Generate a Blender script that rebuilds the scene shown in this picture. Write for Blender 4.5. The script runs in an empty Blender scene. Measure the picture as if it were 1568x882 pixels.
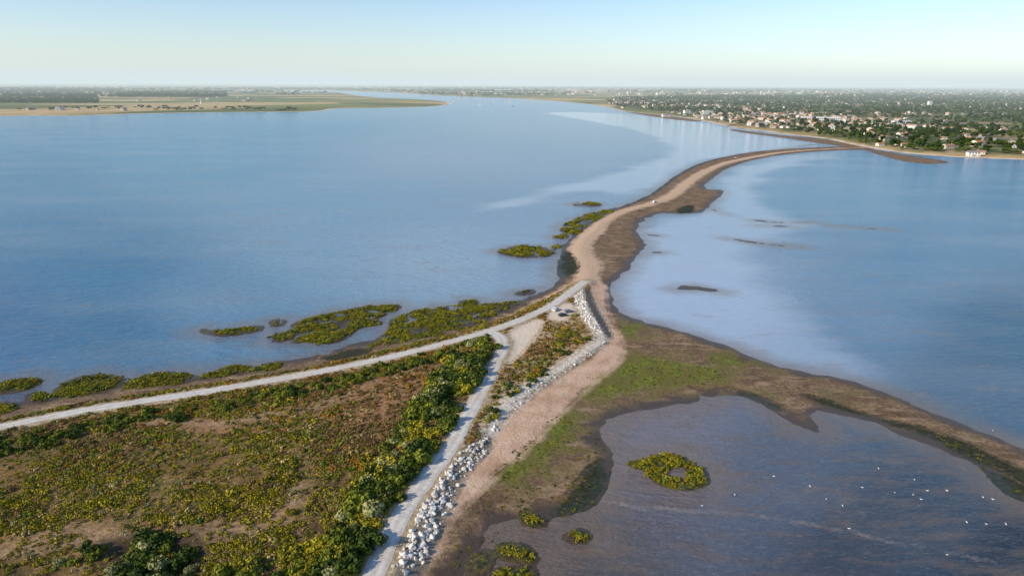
import bpy, bmesh, math, random
import numpy as np
from mathutils import Vector, Matrix
rng = np.random.default_rng(7); random.seed(7)
scene = bpy.context.scene
scene.view_settings.view_transform='Standard'; scene.view_settings.look='None'
scene.view_settings.exposure=0; scene.view_settings.gamma=1

# ------------------------------------------------------------------ camera model, image pixels to ground
H=100.0; FP=1045.0; PITCH=math.atan((441-128.5)/FP); ROLL=math.radians(0.25)
Fw=np.array([0,math.cos(PITCH),-math.sin(PITCH)]); R0=np.array([1.,0,0]); U0=np.array([0,math.sin(PITCH),math.cos(PITCH)])
Rt=math.cos(ROLL)*R0+math.sin(ROLL)*U0; Up=-math.sin(ROLL)*R0+math.cos(ROLL)*U0
def G(u,v,h=0.2):  # image pixel coordinates, cast through the camera onto the ground
    """image pixel -> metres on the ground at height h"""
    d=Fw+Rt*(u-784)/FP+Up*(441-v)/FP
    t=-(H-h)/min(d[2],-1e-3)
    return (d[0]*t,d[1]*t)
def P(pts,h=0.2,smooth=1,closed=True):
    a=np.array([G(u,v,h) for u,v in pts])
    for _ in range(smooth): a=chaikin(a,closed)
    return a
def chaikin(a,closed=True):
    if closed:
        b=np.roll(a,-1,0); o=np.empty((len(a)*2,2)); o[0::2]=a*.75+b*.25; o[1::2]=a*.25+b*.75; return o
    p,q=a[:-1],a[1:]; o=np.empty((len(p)*2,2)); o[0::2]=p*.75+q*.25; o[1::2]=p*.25+q*.75
    return np.vstack([a[:1],o,a[-1:]])
def sdf_poly(x,y,poly,margin=80.):
    out=np.full(x.shape,-margin)
    x0,y0=poly.min(0)-margin; x1,y1=poly.max(0)+margin
    m=(x>x0)&(x<x1)&(y>y0)&(y<y1)
    if not m.any(): return out
    px,py=x[m],y[m]; d2=np.full(px.shape,1e18); ins=np.zeros(px.shape,bool)
    n=len(poly)
    for i in range(n):
        ax,ay=poly[i]; bx,by=poly[(i+1)%n]; ex,ey=bx-ax,by-ay
        L=ex*ex+ey*ey+1e-9
        wx,wy=px-ax,py-ay
        t=np.clip((wx*ex+wy*ey)/L,0,1)
        d2=np.minimum(d2,(wx-t*ex)**2+(wy-t*ey)**2)
        if ay!=by:
            c=((ay>py)!=(by>py))&(px<(bx-ax)*(py-ay)/(by-ay)+ax); ins^=c
    d=np.sqrt(d2); out[m]=np.where(ins,d,-d); return np.maximum(out,-margin)
def sdf_line(x,y,line,w,margin=60.):
    w=np.broadcast_to(np.asarray(w,float),(len(line),)) if np.ndim(w)==0 else np.interp(np.linspace(0,1,len(line)),np.linspace(0,1,len(w)),w)
    out=np.full(x.shape,-margin)
    mm=margin+w.max(); x0,y0=line.min(0)-mm; x1,y1=line.max(0)+mm
    m=(x>x0)&(x<x1)&(y>y0)&(y<y1)
    if not m.any(): return out
    px,py=x[m],y[m]; best=np.full(px.shape,-1e9)
    for i in range(len(line)-1):
        ax,ay=line[i]; ex,ey=line[i+1]-line[i]; L=ex*ex+ey*ey+1e-9
        wx,wy=px-ax,py-ay; t=np.clip((wx*ex+wy*ey)/L,0,1)
        best=np.maximum(best,w[i]+(w[i+1]-w[i])*t-np.sqrt((wx-t*ex)**2+(wy-t*ey)**2))
    out[m]=best; return np.maximum(out,-margin)
def vn(x,y,s,seed=0):
    X=x/s+seed*17.3; Y=y/s-seed*9.1; ix=np.floor(X); iy=np.floor(Y); fx=X-ix; fy=Y-iy
    fx=fx*fx*(3-2*fx); fy=fy*fy*(3-2*fy)
    def h(a,b):
        q=np.sin(a*127.1+b*311.7+seed*74.7)*43758.5453; return q-np.floor(q)
    return (h(ix,iy)*(1-fx)+h(ix+1,iy)*fx)*(1-fy)+(h(ix,iy+1)*(1-fx)+h(ix+1,iy+1)*fx)*fy
def fbm(x,y,s,seed=0): return vn(x,y,s,seed)*.55+vn(x,y,s*.47,seed+1)*.3+vn(x,y,s*.21,seed+2)*.15
def sst(a,b,v):
    t=np.clip((v-a)/(b-a),0,1); return t*t*(3-2*t)

# ------------------------------------------------------------------ region outlines
HU=1.5
upland=P([(-900,900),(-500,760),(-200,690),(0,641),(100,619),(200,603),(300,589),(400,572),(480,559),(560,541),(640,522),(700,507),(760,489),(800,474),(850,449),(885,428),(899,428),(906,450),(932,510),(925,530),(870,565),(800,610),(755,655),(745,690),(715,710),(692,750),(670,800),(638,860),(600,940),(540,1100),(300,1300),(-600,1300)],HU)
mud=P([(-900,860),(-500,730),(-200,665),(0,620),(100,603),(200,588),(300,576),(400,560),(468,548),(485,540),(545,527),(600,515),(700,500),(760,478),(790,464),(845,440),(858,428),(853,412),(856,392),(866,372),(892,350),(915,332),(945,318),(985,304),(1012,286),(1035,268),(1065,252),(1100,242),(1150,233),(1200,228.5),(1260,225.5),(1320,223),(1345,229),(1270,231),(1215,235),(1160,243),(1115,257),(1092,272),(1072,290),(1112,291),(1100,303),(1080,325),(1045,328),(1010,325),(982,338),(975,356),(988,370),(985,386),(966,398),(966,412),(945,425),(932,440),(938,460),(950,480),(975,491),(1040,504),(1090,523),(1140,538),(1172,556),(1240,570),(1300,581),(1340,594),(1400,618),(1450,641),(1500,660),(1568,686),(1750,740),(1800,830),(1650,800),(1568,772),(1530,752),(1500,716),(1450,692),(1400,670),(1340,648),(1280,634),(1240,624),(1262,664),(1230,655),(1180,628),(1150,608),(1100,606),(1060,618),(1000,624),(950,632),(925,645),(918,665),(930,685),(937,720),(930,750),(905,778),(850,792),(800,790),(760,800),(735,830),(715,860),(690,910),(640,1000),(580,1150),(300,1400),(-600,1400)],0.1)
beach=P([(888,445),(880,425),(866,380),(895,352),(920,335),(933,350),(900,375),(915,425),(930,440),(928,465),(940,495),(958,530),(950,555),(905,588),(862,630),(805,690),(752,735),(722,765),(690,795),(650,870),(620,930),(580,960),(620,880),(660,800),(690,742),(718,705),(745,690),(755,655),(800,612),(870,568),(925,532),(932,510)],0.7)
beach2=P([(765,489),(800,470),(845,446),(876,430),(884,432),(850,456),(800,480)],1.3)
shell=P([(880,450),(893,440),(912,470),(934,505),(928,525),(905,540),(860,570),(815,600),(775,640),(750,672),(738,668),(755,630),(775,610),(800,590),(830,580),(850,560),(900,530),(915,515),(895,490),(882,470)],1.2)
slope=P([(892,446),(900,440),(912,468),(930,496),(940,514),(932,520),(914,496),(899,470)],1.0)
rockz=P([(728,678),(750,664),(748,690),(722,712),(702,747),(682,787),(655,845),(640,895),(610,1000),(565,1000),(585,890),(608,842),(634,790),(664,735),(692,698)],1.4)
plot=P([(765,505),(800,492),(845,478),(880,460),(905,500),(918,520),(870,560),(800,600),(760,640),(735,665),(722,660),(745,610),(770,560),(785,525)],HU)
bare=[P([(775,512),(800,495),(835,487),(825,510),(800,540),(778,560),(770,550),(785,525)],HU),P([(835,486),(845,470),(870,462),(882,470),(872,490),(850,492)],HU)]
trail=[(P([(120,652),(250,640),(330,655),(420,632),(500,618),(570,585)],HU,2,False),[1,2.5,1.5,3,2]),(P([(-50,860),(100,820),(190,815),(330,820),(450,790),(470,720)],HU,2,False),[2,4,3,3,2,1.5])]
redz=P([(540,592),(620,562),(700,545),(708,560),(670,590),(640,620),(585,650),(470,665),(300,672),(240,655),(300,645),(420,640),(500,625)],HU)
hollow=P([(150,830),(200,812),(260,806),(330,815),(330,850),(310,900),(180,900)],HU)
algae=[P(p,0.2) for p in (
 [(876,604),(905,572),(950,545),(1000,546),(1050,556),(1118,566),(1095,588),(1000,593),(930,609),(890,614)],
 [(745,732),(795,680),(845,640),(890,626),(878,668),(840,708),(795,740)],
 [(943,495),(990,495),(978,512),(955,518)],
 [(1080,545),(1130,546),(1150,560),(1100,562)])]
dalg=[P(p,0.2) for p in (
 [(838,785),(870,755),(915,700),(935,715),(930,750),(905,776),(860,792)],
 [(856,425),(852,400),(866,380),(885,400),(888,420)],
 [(1030,322),(1060,312),(1065,326),(1045,329)],
 [(485,550),(530,535),(570,532),(560,545),(510,555)])]
dline=[(P([(1140,603),(1165,612),(1190,622)],0.2,1,False),1.8),(P([(1235,607),(1280,622),(1350,643),(1410,658)],0.2,1,False),[1.5,2.6,1.3,2]),(P([(1410,662),(1470,682),(1510,705),(1540,718),(1600,745)],0.2,1,False),[2.5,4.6,4,4.5]),
 (P([(1525,735),(1560,755),(1620,775)],0.2,1,False),5.5),(P([(935,322),(990,303),(1035,268),(1070,251),(1130,236),(1200,229),(1290,225)],0.2,1,False),[1.2,2.5,3,3.0,3])]
ring=P([(958,707),(985,703),(1005,694),(1040,696),(1070,712),(1086,736),(1068,747),(1035,749),(1006,740),(990,722),(972,714)],0.3)
hole=P([(1022,722),(1030,712),(1048,713),(1058,726),(1044,733),(1028,729)],0.3,1)
islets=[P(p,0.3) for p in (
 [(795,785),(812,782),(830,792),(828,803),(808,801)],[(868,818),(888,811),(902,820),(890,830)],
 [(718,860),(735,842),(756,846),(750,862),(735,880),(720,878)],[(762,838),(778,830),(812,842),(815,858),(790,856),(768,850)],[(755,872),(790,868),(820,876),(800,890),(760,890)],
 [(762,383),(790,376),(830,377),(854,384),(845,392),(800,394),(775,390)],
 [(877,312),(900,309),(922,312),(915,316),(885,315)],
 [(860,346),(890,330),(925,322),(948,318),(930,330),(900,345),(885,360),(862,356)],
 [(847,361),(866,359),(870,364),(855,365)],[(842,378),(862,372),(862,378),(848,382)],
 [(303,503),(330,506),(380,500),(403,498),(395,507),(350,512),(320,511)],[(412,492),(430,487),(438,493),(425,499)],
 [(405,513),(450,506),(452,492),(515,477),(580,466),(616,467),(600,478),(572,488),(590,494),(545,502),(525,520),(495,527),(470,524),(430,523)],
 [(600,486),(650,471),(700,467),(770,463),(800,460),(770,476),(745,494),(700,508),(640,520),(590,530),(555,535),(585,515),(600,500)],
 [(700,462),(725,457),(735,463),(712,467)],[(788,449),(812,443),(818,448),(795,452)],
 [(-60,590),(0,585),(45,577),(64,584),(40,597),(0,600),(-60,610)],[(40,605),(60,598),(75,606),(65,614),(45,613)],
 [(75,603),(110,580),(150,572),(190,576),(180,590),(140,604),(95,612)],[(185,590),(220,573),(270,568),(305,575),(280,586),(230,594),(190,598)],
 [(300,577),(360,557),(385,560),(375,570),(320,582)],[(370,572),(400,558),(440,552),(432,562),(400,570)],
 [(-80,640),(0,612),(30,622),(10,634),(-60,655)])]
shoal=[(P([(1028,443),(1060,440),(1100,446)],0,1,False),[0.5,3.2,.3]),(P([(1108,364),(1150,371),(1192,376),(1230,379)],0,1,False),[.8,2.6,2.4,.5]),(P([(1150,337),(1190,341),(1245,341)],0,1,False),[.6,3.0,1.8,.8]),
 (P([(1160,346),(1215,347)],0,1,False),[.6,2.4,.6]),(P([(1270,346),(1295,347)],0,1,False),1.2),(P([(1315,349),(1360,352)],0,1,False),.8),(P([(975,358),(1008,361)],0,1,False),[1.5,.5]),(P([(985,386),(1015,387)],0,1,False),.8),
 (P([(1085,320),(1118,330)],0,1,False),.7),(P([(1185,228),(1270,219),(1330,222)],0,1,False),[1,4,6])]
farL=np.vstack([P([(-500,184),(-200,180),(0,178.5),(60,177),(110,178),(200,175),(300,173),(400,172),(490,171.5),(515,166),(560,166),(620,165),(665,163.5),(692,160.5),(685,156),(650,153),(600,151),(565,149),(540,146),(522,142)],0,1,False),[[-3500,9000],[-60000,12000]]])
farR=np.vstack([P([(500,138.5),(560,140.5),(620,143),(660,146),(720,148.5),(780,151),(830,154),(880,158),(925,163),(950,171),(1000,175),(1050,181),(1085,187),(1120,196),(1160,200),(1200,206),(1260,212),(1300,221),(1340,229),(1400,237),(1480,242),(1568,245),(1800,255),(2400,275)],0,1,False),[[60000,2000],[60000,60000],[-60000,60000],[-60000,11000],[-6000,8600]]])
fmud=[P([(1110,197),(1160,203),(1200,208),(1260,213),(1310,222),(1345,230),(1300,226),(1250,219),(1190,210),(1130,203)],0),
      P([(1310,225),(1400,240),(1470,250),(1400,252),(1340,236)],0),P([(940,168),(1000,175),(1080,186),(1060,187),(990,178)],0)]
town=P([(925,152),(1000,148),(1200,146),(1400,145),(1700,147),(1900,250),(1568,238),(1480,236),(1400,231),(1340,223),(1300,215),(1200,200),(1120,190),(1050,177),(1000,171),(940,165)],2)
roadA=P([(-500,745),(-200,695),(0,654),(100,633),(200,617),(300,602),(400,585),(480,571),(560,555),(640,537),(700,521),(760,504),(800,489),(840,471),(868,452),(886,438),(897,430)],HU+.2,2,False)
roadB=P([(752,509),(770,518),(768,540),(742,590),(716,635),(695,677),(655,730),(620,778),(592,835),(570,882),(545,950),(500,1080)],HU+.2,2,False)
spit=P([(897,432),(908,412),(900,395),(884,383),(905,358),(922,340),(950,324),(1000,312),(1030,300),(1052,280),(1078,263),(1108,250),(1160,239),(1210,231.5),(1290,227),(1330,226)],0.7,2,False)

def regions(x,y):
    S={}
    S['upland']=sdf_poly(x,y,upland); S['isl']=np.minimum(sdf_poly(x,y,ring),-sdf_poly(x,y,hole))
    isl2=np.full(x.shape,-40.)
    for p in islets: isl2=np.maximum(isl2,sdf_poly(x,y,p,40))
    rdg=np.abs(vn(x,y,13,91)*.7+vn(x,y,5,92)*.3-.5)*2
    isl2=np.where(y>240,np.minimum(isl2,(rdg-.11)*9),isl2); S['isl']=np.maximum(S['isl'],isl2)
    sh=np.full(x.shape,-60.)
    for l,w in shoal: sh=np.maximum(sh,sdf_line(x,y,l,w,40))
    for p in fmud: sh=np.maximum(sh,sdf_poly(x,y,p,60))
    S['shoal']=sh
    S['mud']=sdf_poly(x,y,mud)
    S['far']=np.maximum(sdf_poly(x,y,farL,400),sdf_poly(x,y,farR,400))
    S['farR']=sdf_poly(x,y,farR,400)
    S['land']=np.maximum.reduce([S['mud'],S['upland']+2,S['isl'],sh,S['far']])
    S['beach']=np.maximum(sdf_poly(x,y,beach,30),sdf_poly(x,y,beach2,30)); S['shell']=sdf_poly(x,y,shell,30); S['plot']=sdf_poly(x,y,plot,30); S['bare']=np.maximum.reduce([sdf_poly(x,y,b,30) for b in bare])
    S['slope']=sdf_poly(x,y,slope,30)
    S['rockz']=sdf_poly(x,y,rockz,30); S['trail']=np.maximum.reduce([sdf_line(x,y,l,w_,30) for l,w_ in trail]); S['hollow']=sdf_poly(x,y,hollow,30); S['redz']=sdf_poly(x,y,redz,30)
    S['algae']=np.maximum.reduce([sdf_poly(x,y,p,30) for p in algae]); 
    S['dalg']=np.maximum.reduce([sdf_poly(x,y,p,30) for p in dalg]+[sdf_line(x,y,l,w,30) for l,w in dline])
    S['road']=np.maximum(sdf_line(x,y,roadA,2.4,30),sdf_line(x,y,roadB,2.5,30))
    S['spit']=sdf_line(x,y,spit,[4,6,7,5,5,6,7,6,6,5,4],40)
    S['town']=sdf_poly(x,y,town,300)
    return S
def height(x,y,S):
    n=fbm(x,y,9,3)-.5; n2=fbm(x,y,45,5)-.5
    L=S['land']+n*5
    h=np.where(L<0,np.maximum(L*.04,-1.5),np.minimum(L*.035,.4))
    h+=sst(0,5,S['mud'])*(n*.16+n2*.2)
    h+=sst(-1,1.5,S['isl']+n*2)*.3*(1+n)
    h+=sst(-6,6,S['spit'])*.45
    h+=sst(-3,7,S['beach'])*.3
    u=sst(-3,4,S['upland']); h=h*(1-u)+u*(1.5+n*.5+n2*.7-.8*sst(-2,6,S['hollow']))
    h+=sst(0,90,S['far'])*(2.2+3*(fbm(x,y,900,8)))
    r=sst(-3.5,.3,S['road']); h=h*(1-r)+r*1.7
    return h

# ------------------------------------------------------------------ mesh helpers
def link(o): scene.collection.objects.link(o); return o
def grid_mesh(name,X,Y,Z,attrs):
    nr,nc=X.shape; me=bpy.data.meshes.new(name); nv=nr*nc
    co=np.stack([X.ravel(),Y.ravel(),Z.ravel()],1).astype(np.float32)
    me.vertices.add(nv); me.vertices.foreach_set('co',co.ravel())
    i=np.arange(nv).reshape(nr,nc); q=np.stack([i[:-1,:-1],i[:-1,1:],i[1:,1:],i[1:,:-1]],-1).reshape(-1,4)
    me.loops.add(q.size); me.loops.foreach_set('vertex_index',q.ravel().astype(np.int32))
    me.polygons.add(len(q)); me.polygons.foreach_set('loop_start',np.arange(0,q.size,4,dtype=np.int32))
    me.polygons.foreach_set('use_smooth',np.ones(len(q),bool)); me.update(calc_edges=True)
    for k,a in attrs.items():
        if a.ndim==3:
            at=me.attributes.new(k,'FLOAT_COLOR','POINT'); b=np.ones((nv,4),np.float32); b[:,:3]=a.reshape(-1,3); at.data.foreach_set('color',b.ravel())
        else:
            at=me.attributes.new(k,'FLOAT','POINT'); at.data.foreach_set('value',a.ravel().astype(np.float32))
    return me
class NT:
    def __init__(s,name,world=False):
        s.m=bpy.data.materials.new(name); s.m.use_nodes=True; s.t=s.m.node_tree; s.t.nodes.clear()
        s.out=s.n('ShaderNodeOutputMaterial'); s.pos=s.n('ShaderNodeNewGeometry').outputs['Position']
    def n(s,t,**k):
        o=s.t.nodes.new(t)
        for a,b in k.items(): setattr(o,a,b)
        return o
    def l(s,a,b):
        if isinstance(a,(int,float)): b.default_value=a
        elif isinstance(a,(tuple,list)): b.default_value=tuple(a)+((1,) if len(a)==3 and b.type=='RGBA' else ())
        else: s.t.links.new(a,b)
    def attr(s,k,kind='Fac'): return s.n('ShaderNodeAttribute',attribute_name=k).outputs[kind]
    def math(s,op,a,b=0.0,c=0.0,clamp=False):
        o=s.n('ShaderNodeMath',operation=op,use_clamp=clamp); s.l(a,o.inputs[0]); s.l(b,o.inputs[1]); s.l(c,o.inputs[2]); return o.outputs[0]
    def noise(s,scale,detail=3,rough=.55,stretch=None,rot=0,dist=0):
        o=s.n('ShaderNodeTexNoise'); o.inputs['Scale'].default_value=scale; o.inputs['Detail'].default_value=detail; o.inputs['Roughness'].default_value=rough; o.inputs['Distortion'].default_value=dist
        src=s.pos
        if stretch:
            mp=s.n('ShaderNodeMapping'); mp.inputs['Scale'].default_value=stretch; mp.inputs['Rotation'].default_value=(0,0,rot); s.l(src,mp.inputs['Vector']); src=mp.outputs[0]
        s.l(src,o.inputs['Vector']); return o.outputs['Fac']
    def step(s,v,a,b):
        o=s.n('ShaderNodeMapRange',interpolation_type='SMOOTHSTEP'); s.l(v,o.inputs[0]); s.l(a,o.inputs[1]); s.l(b,o.inputs[2]); return o.outputs[0]
    def mix(s,f,a,b,mode='MIX'):
        o=s.n('ShaderNodeMix',data_type='RGBA',blend_type=mode); s.l(f,o.inputs[0]); s.l(a,o.inputs[6]); s.l(b,o.inputs[7]); return o.outputs[2]
    def ramp(s,v,stops,interp='LINEAR'):
        o=s.n('ShaderNodeValToRGB'); o.color_ramp.interpolation=interp; e=o.color_ramp.elements
        while len(e)<len(stops): e.new(.5)
        for i,(p,c) in enumerate(stops): e[i].position=p; e[i].color=tuple(c)+(1,)
        s.l(v,o.inputs[0]); return o.outputs[0]
    def pbr(s,col,rough=.9,bump=None,bstr=.3,bdist=.2,spec=.3,ior=None):
        b=s.n('ShaderNodeBsdfPrincipled'); s.l(col,b.inputs['Base Color']); s.l(rough,b.inputs['Roughness']); s.l(spec,b.inputs['Specular IOR Level'])
        if ior: b.inputs['IOR'].default_value=ior
        if bump is not None:
            q=s.n('ShaderNodeBump'); q.inputs['Strength'].default_value=bstr; q.inputs['Distance'].default_value=bdist; s.l(bump,q.inputs['Height']); s.l(q.outputs[0],b.inputs['Normal'])
        s.l(b.outputs[0],s.out.inputs['Surface']); return b

# ------------------------------------------------------------------ ground sheet
def fan(nc,nr):
    t=np.linspace(0,1,nr); a,b=70.**-.75,45000.**-.75
    ys=(a+(b-a)*t)**(-1/.75)
    ys=np.concatenate([[-400,-200,-60,20,50],ys])
    s=np.linspace(-1,1,nc); w=np.where(ys>0,ys*.92+110,400)
    X=s[None,:]*w[:,None]; Y=np.repeat(ys[:,None],nc,1); return X,Y
X,Y=fan(800,800)
S=regions(X,Y); Z=height(X,Y,S)
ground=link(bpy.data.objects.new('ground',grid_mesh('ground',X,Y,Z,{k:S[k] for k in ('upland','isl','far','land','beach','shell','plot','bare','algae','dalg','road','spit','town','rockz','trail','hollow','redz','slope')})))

g=NT('ground_mat')
n1=g.noise(.9,4,.68); n2=g.noise(.12,4); n3=g.noise(.03,3); nf=g.noise(3.,2,.7)
def layer(col,new,key,amp,soft,nz=n1,inset=0.,scale=1.0):
    v=g.math('ADD',g.attr(key),g.math('MULTIPLY',g.math('SUBTRACT',nz,.5+0),amp))
    f=g.step(v,inset-soft,inset+soft)
    if scale!=1.0: f=g.math('MULTIPLY',f,scale)
    return g.mix(f,col,new)
mudc=g.ramp(n2,[(.3,(.14,.082,.042)),(.5,(.26,.165,.088)),(.7,(.38,.25,.14))])
mudc=g.mix(g.step(n1,.42,.6),g.mix(.6,mudc,(.06,.042,.025)),mudc)
mudc=g.mix(g.math('MULTIPLY',g.step(g.noise(.08,4,.6,(1,3,1),-.5),.5,.66),.55),mudc,(.44,.31,.19))
mudc=g.mix(g.math('MULTIPLY',g.step(g.noise(.06,4,.65),.53,.66),.5),mudc,(.10,.10,.025))
col=mudc
wet=g.step(g.math('ADD',g.attr('land'),g.math('MULTIPLY',g.math('SUBTRACT',n2,.5),14)),1,7)
col=g.mix(wet,(.075,.050,.032),col)
alg=g.ramp(n1,[(.35,(.06,.075,.010)),(.5,(.14,.16,.014)),(.65,(.23,.23,.03))])
col=layer(col,alg,'algae',9,2.4,n2)
col=layer(col,g.mix(g.step(n2,.42,.58),col,(.14,.12,.03)),'algae',25,9,n2,-5,.8)
sand=g.ramp(n2,[(.3,(.48,.30,.19)),(.5,(.62,.42,.28)),(.7,(.68,.49,.35))])
sand=g.mix(g.math('MULTIPLY',g.step(nf,.52,.7),.35),sand,(.28,.18,.11))
sand=g.mix(g.math('MULTIPLY',g.step(n1,.53,.68),.4),sand,(.33,.21,.13))
sand=g.mix(g.math('MULTIPLY',g.step(g.noise(.35,4,.7,(1,.35,1),.5),.53,.64),.3),sand,(.30,.20,.13))
col=layer(col,sand,'beach',5,1.6,n2)
col=layer(col,g.ramp(n1,[(.35,(.50,.33,.20)),(.6,(.66,.48,.32))]),'spit',5,2.0,n2)
col=layer(col,g.ramp(n1,[(.4,(.014,.018,.009)),(.6,(.05,.05,.018))]),'dalg',5,1.0,n2)
msh=g.ramp(n1,[(.36,(.02,.02,.010)),(.45,(.05,.05,.012)),(.6,(.14,.13,.015))])
col=layer(col,msh,'isl',3,.6,n2)
fld=g.ramp(g.noise(.035,4,.6),[(.34,(.13,.075,.03)),(.44,(.22,.14,.04)),(.5,(.30,.17,.055)),(.56,(.17,.14,.03)),(.66,(.27,.20,.04))])
fld=g.mix(g.step(n1,.42,.6),g.mix(.55,fld,(.04,.03,.012)),fld)
fld=g.mix(g.math('MULTIPLY',g.step(g.noise(.25,4,.7),.54,.66),.55),fld,(.38,.24,.12))
col=layer(col,fld,'upland',3,1.0)
col=layer(col,g.ramp(n1,[(.4,(.20,.10,.045)),(.6,(.40,.22,.10))]),'redz',12,3,n2)
col=layer(col,g.ramp(n1,[(.4,(.26,.16,.08)),(.6,(.44,.30,.17))]),'trail',6,1.5,n2,0,.75)
col=layer(col,(.045,.03,.018),'hollow',8,3,n2,0,.85)  # damp floor of the hollow, with its shade painted into the dark colour
shl=g.ramp(n1,[(.35,(.46,.38,.27)),(.5,(.70,.62,.50)),(.7,(.8,.74,.63))])
col=layer(col,g.ramp(n1,[(.4,(.32,.20,.09)),(.6,(.52,.40,.25))]),'plot',4,1.2)
col=layer(col,shl,'shell',4,1,n1)
col=layer(col,g.ramp(n1,[(.4,(.07,.065,.06)),(.6,(.15,.135,.12))]),'slope',1.5,.4,n1)
col=layer(col,(.24,.20,.15),'rockz',2,.6,n1)
col=layer(col,(.72,.60,.46),'bare',4,1.2)
col=layer(col,g.ramp(n1,[(.4,(.34,.25,.13)),(.6,(.54,.43,.28))]),'road',2.0,.5,n1,-1.1)
vor=g.n('ShaderNodeTexVoronoi'); vor.inputs['Scale'].default_value=1
mp=g.n('ShaderNodeMapping'); mp.inputs['Scale'].default_value=(.0018,.0026,.0); mp.inputs['Rotation'].default_value=(0,0,.25); g.l(g.pos,mp.inputs[0]); g.l(mp.outputs[0],vor.inputs['Vector'])
sep=g.n('ShaderNodeSeparateColor'); g.l(vor.outputs['Color'],sep.inputs[0])
par=g.ramp(sep.outputs[0],[(0,(.12,.16,.035)),(.2,(.38,.28,.10)),(.38,(.60,.40,.17)),(.55,(.18,.21,.05)),(.7,(.64,.44,.22)),(.85,(.07,.11,.025))],'CONSTANT')
par=g.mix(g.step(g.noise(.006,4,.7),.4,.65),g.mix(.5,par,(.25,.22,.06)),par)
par=g.mix(g.math('MULTIPLY',g.step(g.noise(.0015,2),.52,.6),.6),par,(.10,.13,.035))
col=layer(col,par,'far',10,6,n2)
tw=g.ramp(g.noise(.012,4,.7),[(.38,(.04,.065,.015)),(.5,(.10,.12,.035)),(.6,(.34,.27,.15))])
tw=g.mix(g.math('MULTIPLY',g.step(g.noise(.003,2),.5,.6),.75),tw,par)
col=layer(col,tw,'town',120,40,n3)
fe=g.math('MULTIPLY',g.step(g.attr('far'),0,3),g.math('SUBTRACT',1.0,g.step(g.math('ADD',g.attr('far'),g.math('MULTIPLY',g.math('SUBTRACT',n3,.5),16)),10,20)))
col=g.mix(fe,col,g.ramp(n3,[(.35,(.34,.24,.13)),(.5,(.74,.60,.42))]))
rough=g.math('ADD',g.math('MULTIPLY',wet,.55),.38)
g.pbr(col,rough,g.math('ADD',n1,g.math('MULTIPLY',nf,.4)),.7,.5,.3)
ground.data.materials.append(g.m)

# ------------------------------------------------------------------ water
Xw,Yw=fan(460,460)
calm=[P(p,0,1) for p in (
 [(985,340),(1080,325),(1090,290),(1120,260),(1200,240),(1290,233),(1240,250),(1180,262),(1150,290),(1190,325),(1240,350),(1130,380),(1170,430),(1230,500),(1320,572),(1250,570),(1170,552),(1090,520),(960,485),(930,440),(970,400)],
 [(820,172),(900,172),(1000,178),(1100,192),(1180,212),(1290,222),(1150,232),(1060,248),(1010,285),(960,300),(900,290),(760,320),(700,330),(840,290),(960,260),(1040,235),(1000,205),(900,185)])]
cs=np.maximum.reduce([sdf_poly(Xw,Yw,p,200) for p in calm]); 
streak=sdf_line(Xw,Yw,P([(920,765),(950,771),(980,779),(1010,776),(1050,783),(1080,781),(1110,787),(1150,788),(1200,797),(1240,801),(1280,812),(1310,813),(1350,828),(1420,838),(1520,860)],0,2,False),.22,30)
murk=sdf_poly(Xw,Yw,P([(600,1000),(740,790),(920,690),(940,630),(1150,610),(1300,640),(1420,680),(1520,760),(1700,830),(1600,1100)],0),60)
Sw=regions(Xw,Yw); shore=np.maximum.reduce([Sw['mud'],Sw['isl'],Sw['shoal']-1])
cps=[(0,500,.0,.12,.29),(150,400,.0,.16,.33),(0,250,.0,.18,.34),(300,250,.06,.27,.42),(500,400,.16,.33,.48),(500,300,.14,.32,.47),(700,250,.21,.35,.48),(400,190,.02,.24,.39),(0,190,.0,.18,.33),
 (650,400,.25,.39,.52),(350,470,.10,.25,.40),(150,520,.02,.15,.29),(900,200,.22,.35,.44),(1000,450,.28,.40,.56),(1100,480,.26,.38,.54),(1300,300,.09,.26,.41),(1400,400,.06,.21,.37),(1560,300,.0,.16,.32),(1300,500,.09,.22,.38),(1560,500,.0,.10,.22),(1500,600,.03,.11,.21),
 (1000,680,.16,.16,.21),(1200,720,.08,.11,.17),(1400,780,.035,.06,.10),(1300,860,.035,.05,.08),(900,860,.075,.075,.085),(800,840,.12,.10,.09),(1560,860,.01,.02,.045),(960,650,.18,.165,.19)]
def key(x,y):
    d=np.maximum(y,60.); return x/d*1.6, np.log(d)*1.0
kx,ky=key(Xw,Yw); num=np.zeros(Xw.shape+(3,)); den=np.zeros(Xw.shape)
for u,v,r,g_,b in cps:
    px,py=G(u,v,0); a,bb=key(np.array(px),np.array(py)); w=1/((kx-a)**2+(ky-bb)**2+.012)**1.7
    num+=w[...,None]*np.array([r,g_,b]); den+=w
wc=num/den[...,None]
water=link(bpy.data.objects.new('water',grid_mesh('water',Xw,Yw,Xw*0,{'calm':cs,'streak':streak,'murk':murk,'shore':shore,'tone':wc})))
w=NT('water_mat')
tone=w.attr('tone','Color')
wn=w.noise(.02,4,.6,(1,2.2,1),.3); wl=w.noise(.006,4,.6,(1,2.5,1),-.2)
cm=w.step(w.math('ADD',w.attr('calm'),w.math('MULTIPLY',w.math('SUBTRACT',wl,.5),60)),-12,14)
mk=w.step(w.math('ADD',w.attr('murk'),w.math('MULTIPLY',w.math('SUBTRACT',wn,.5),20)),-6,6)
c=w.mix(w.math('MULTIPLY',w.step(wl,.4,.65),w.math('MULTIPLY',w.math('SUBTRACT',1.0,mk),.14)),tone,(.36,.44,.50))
c=w.mix(w.math('MULTIPLY',w.step(wn,.5,.7),.16),c,(.22,.20,.20))
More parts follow.
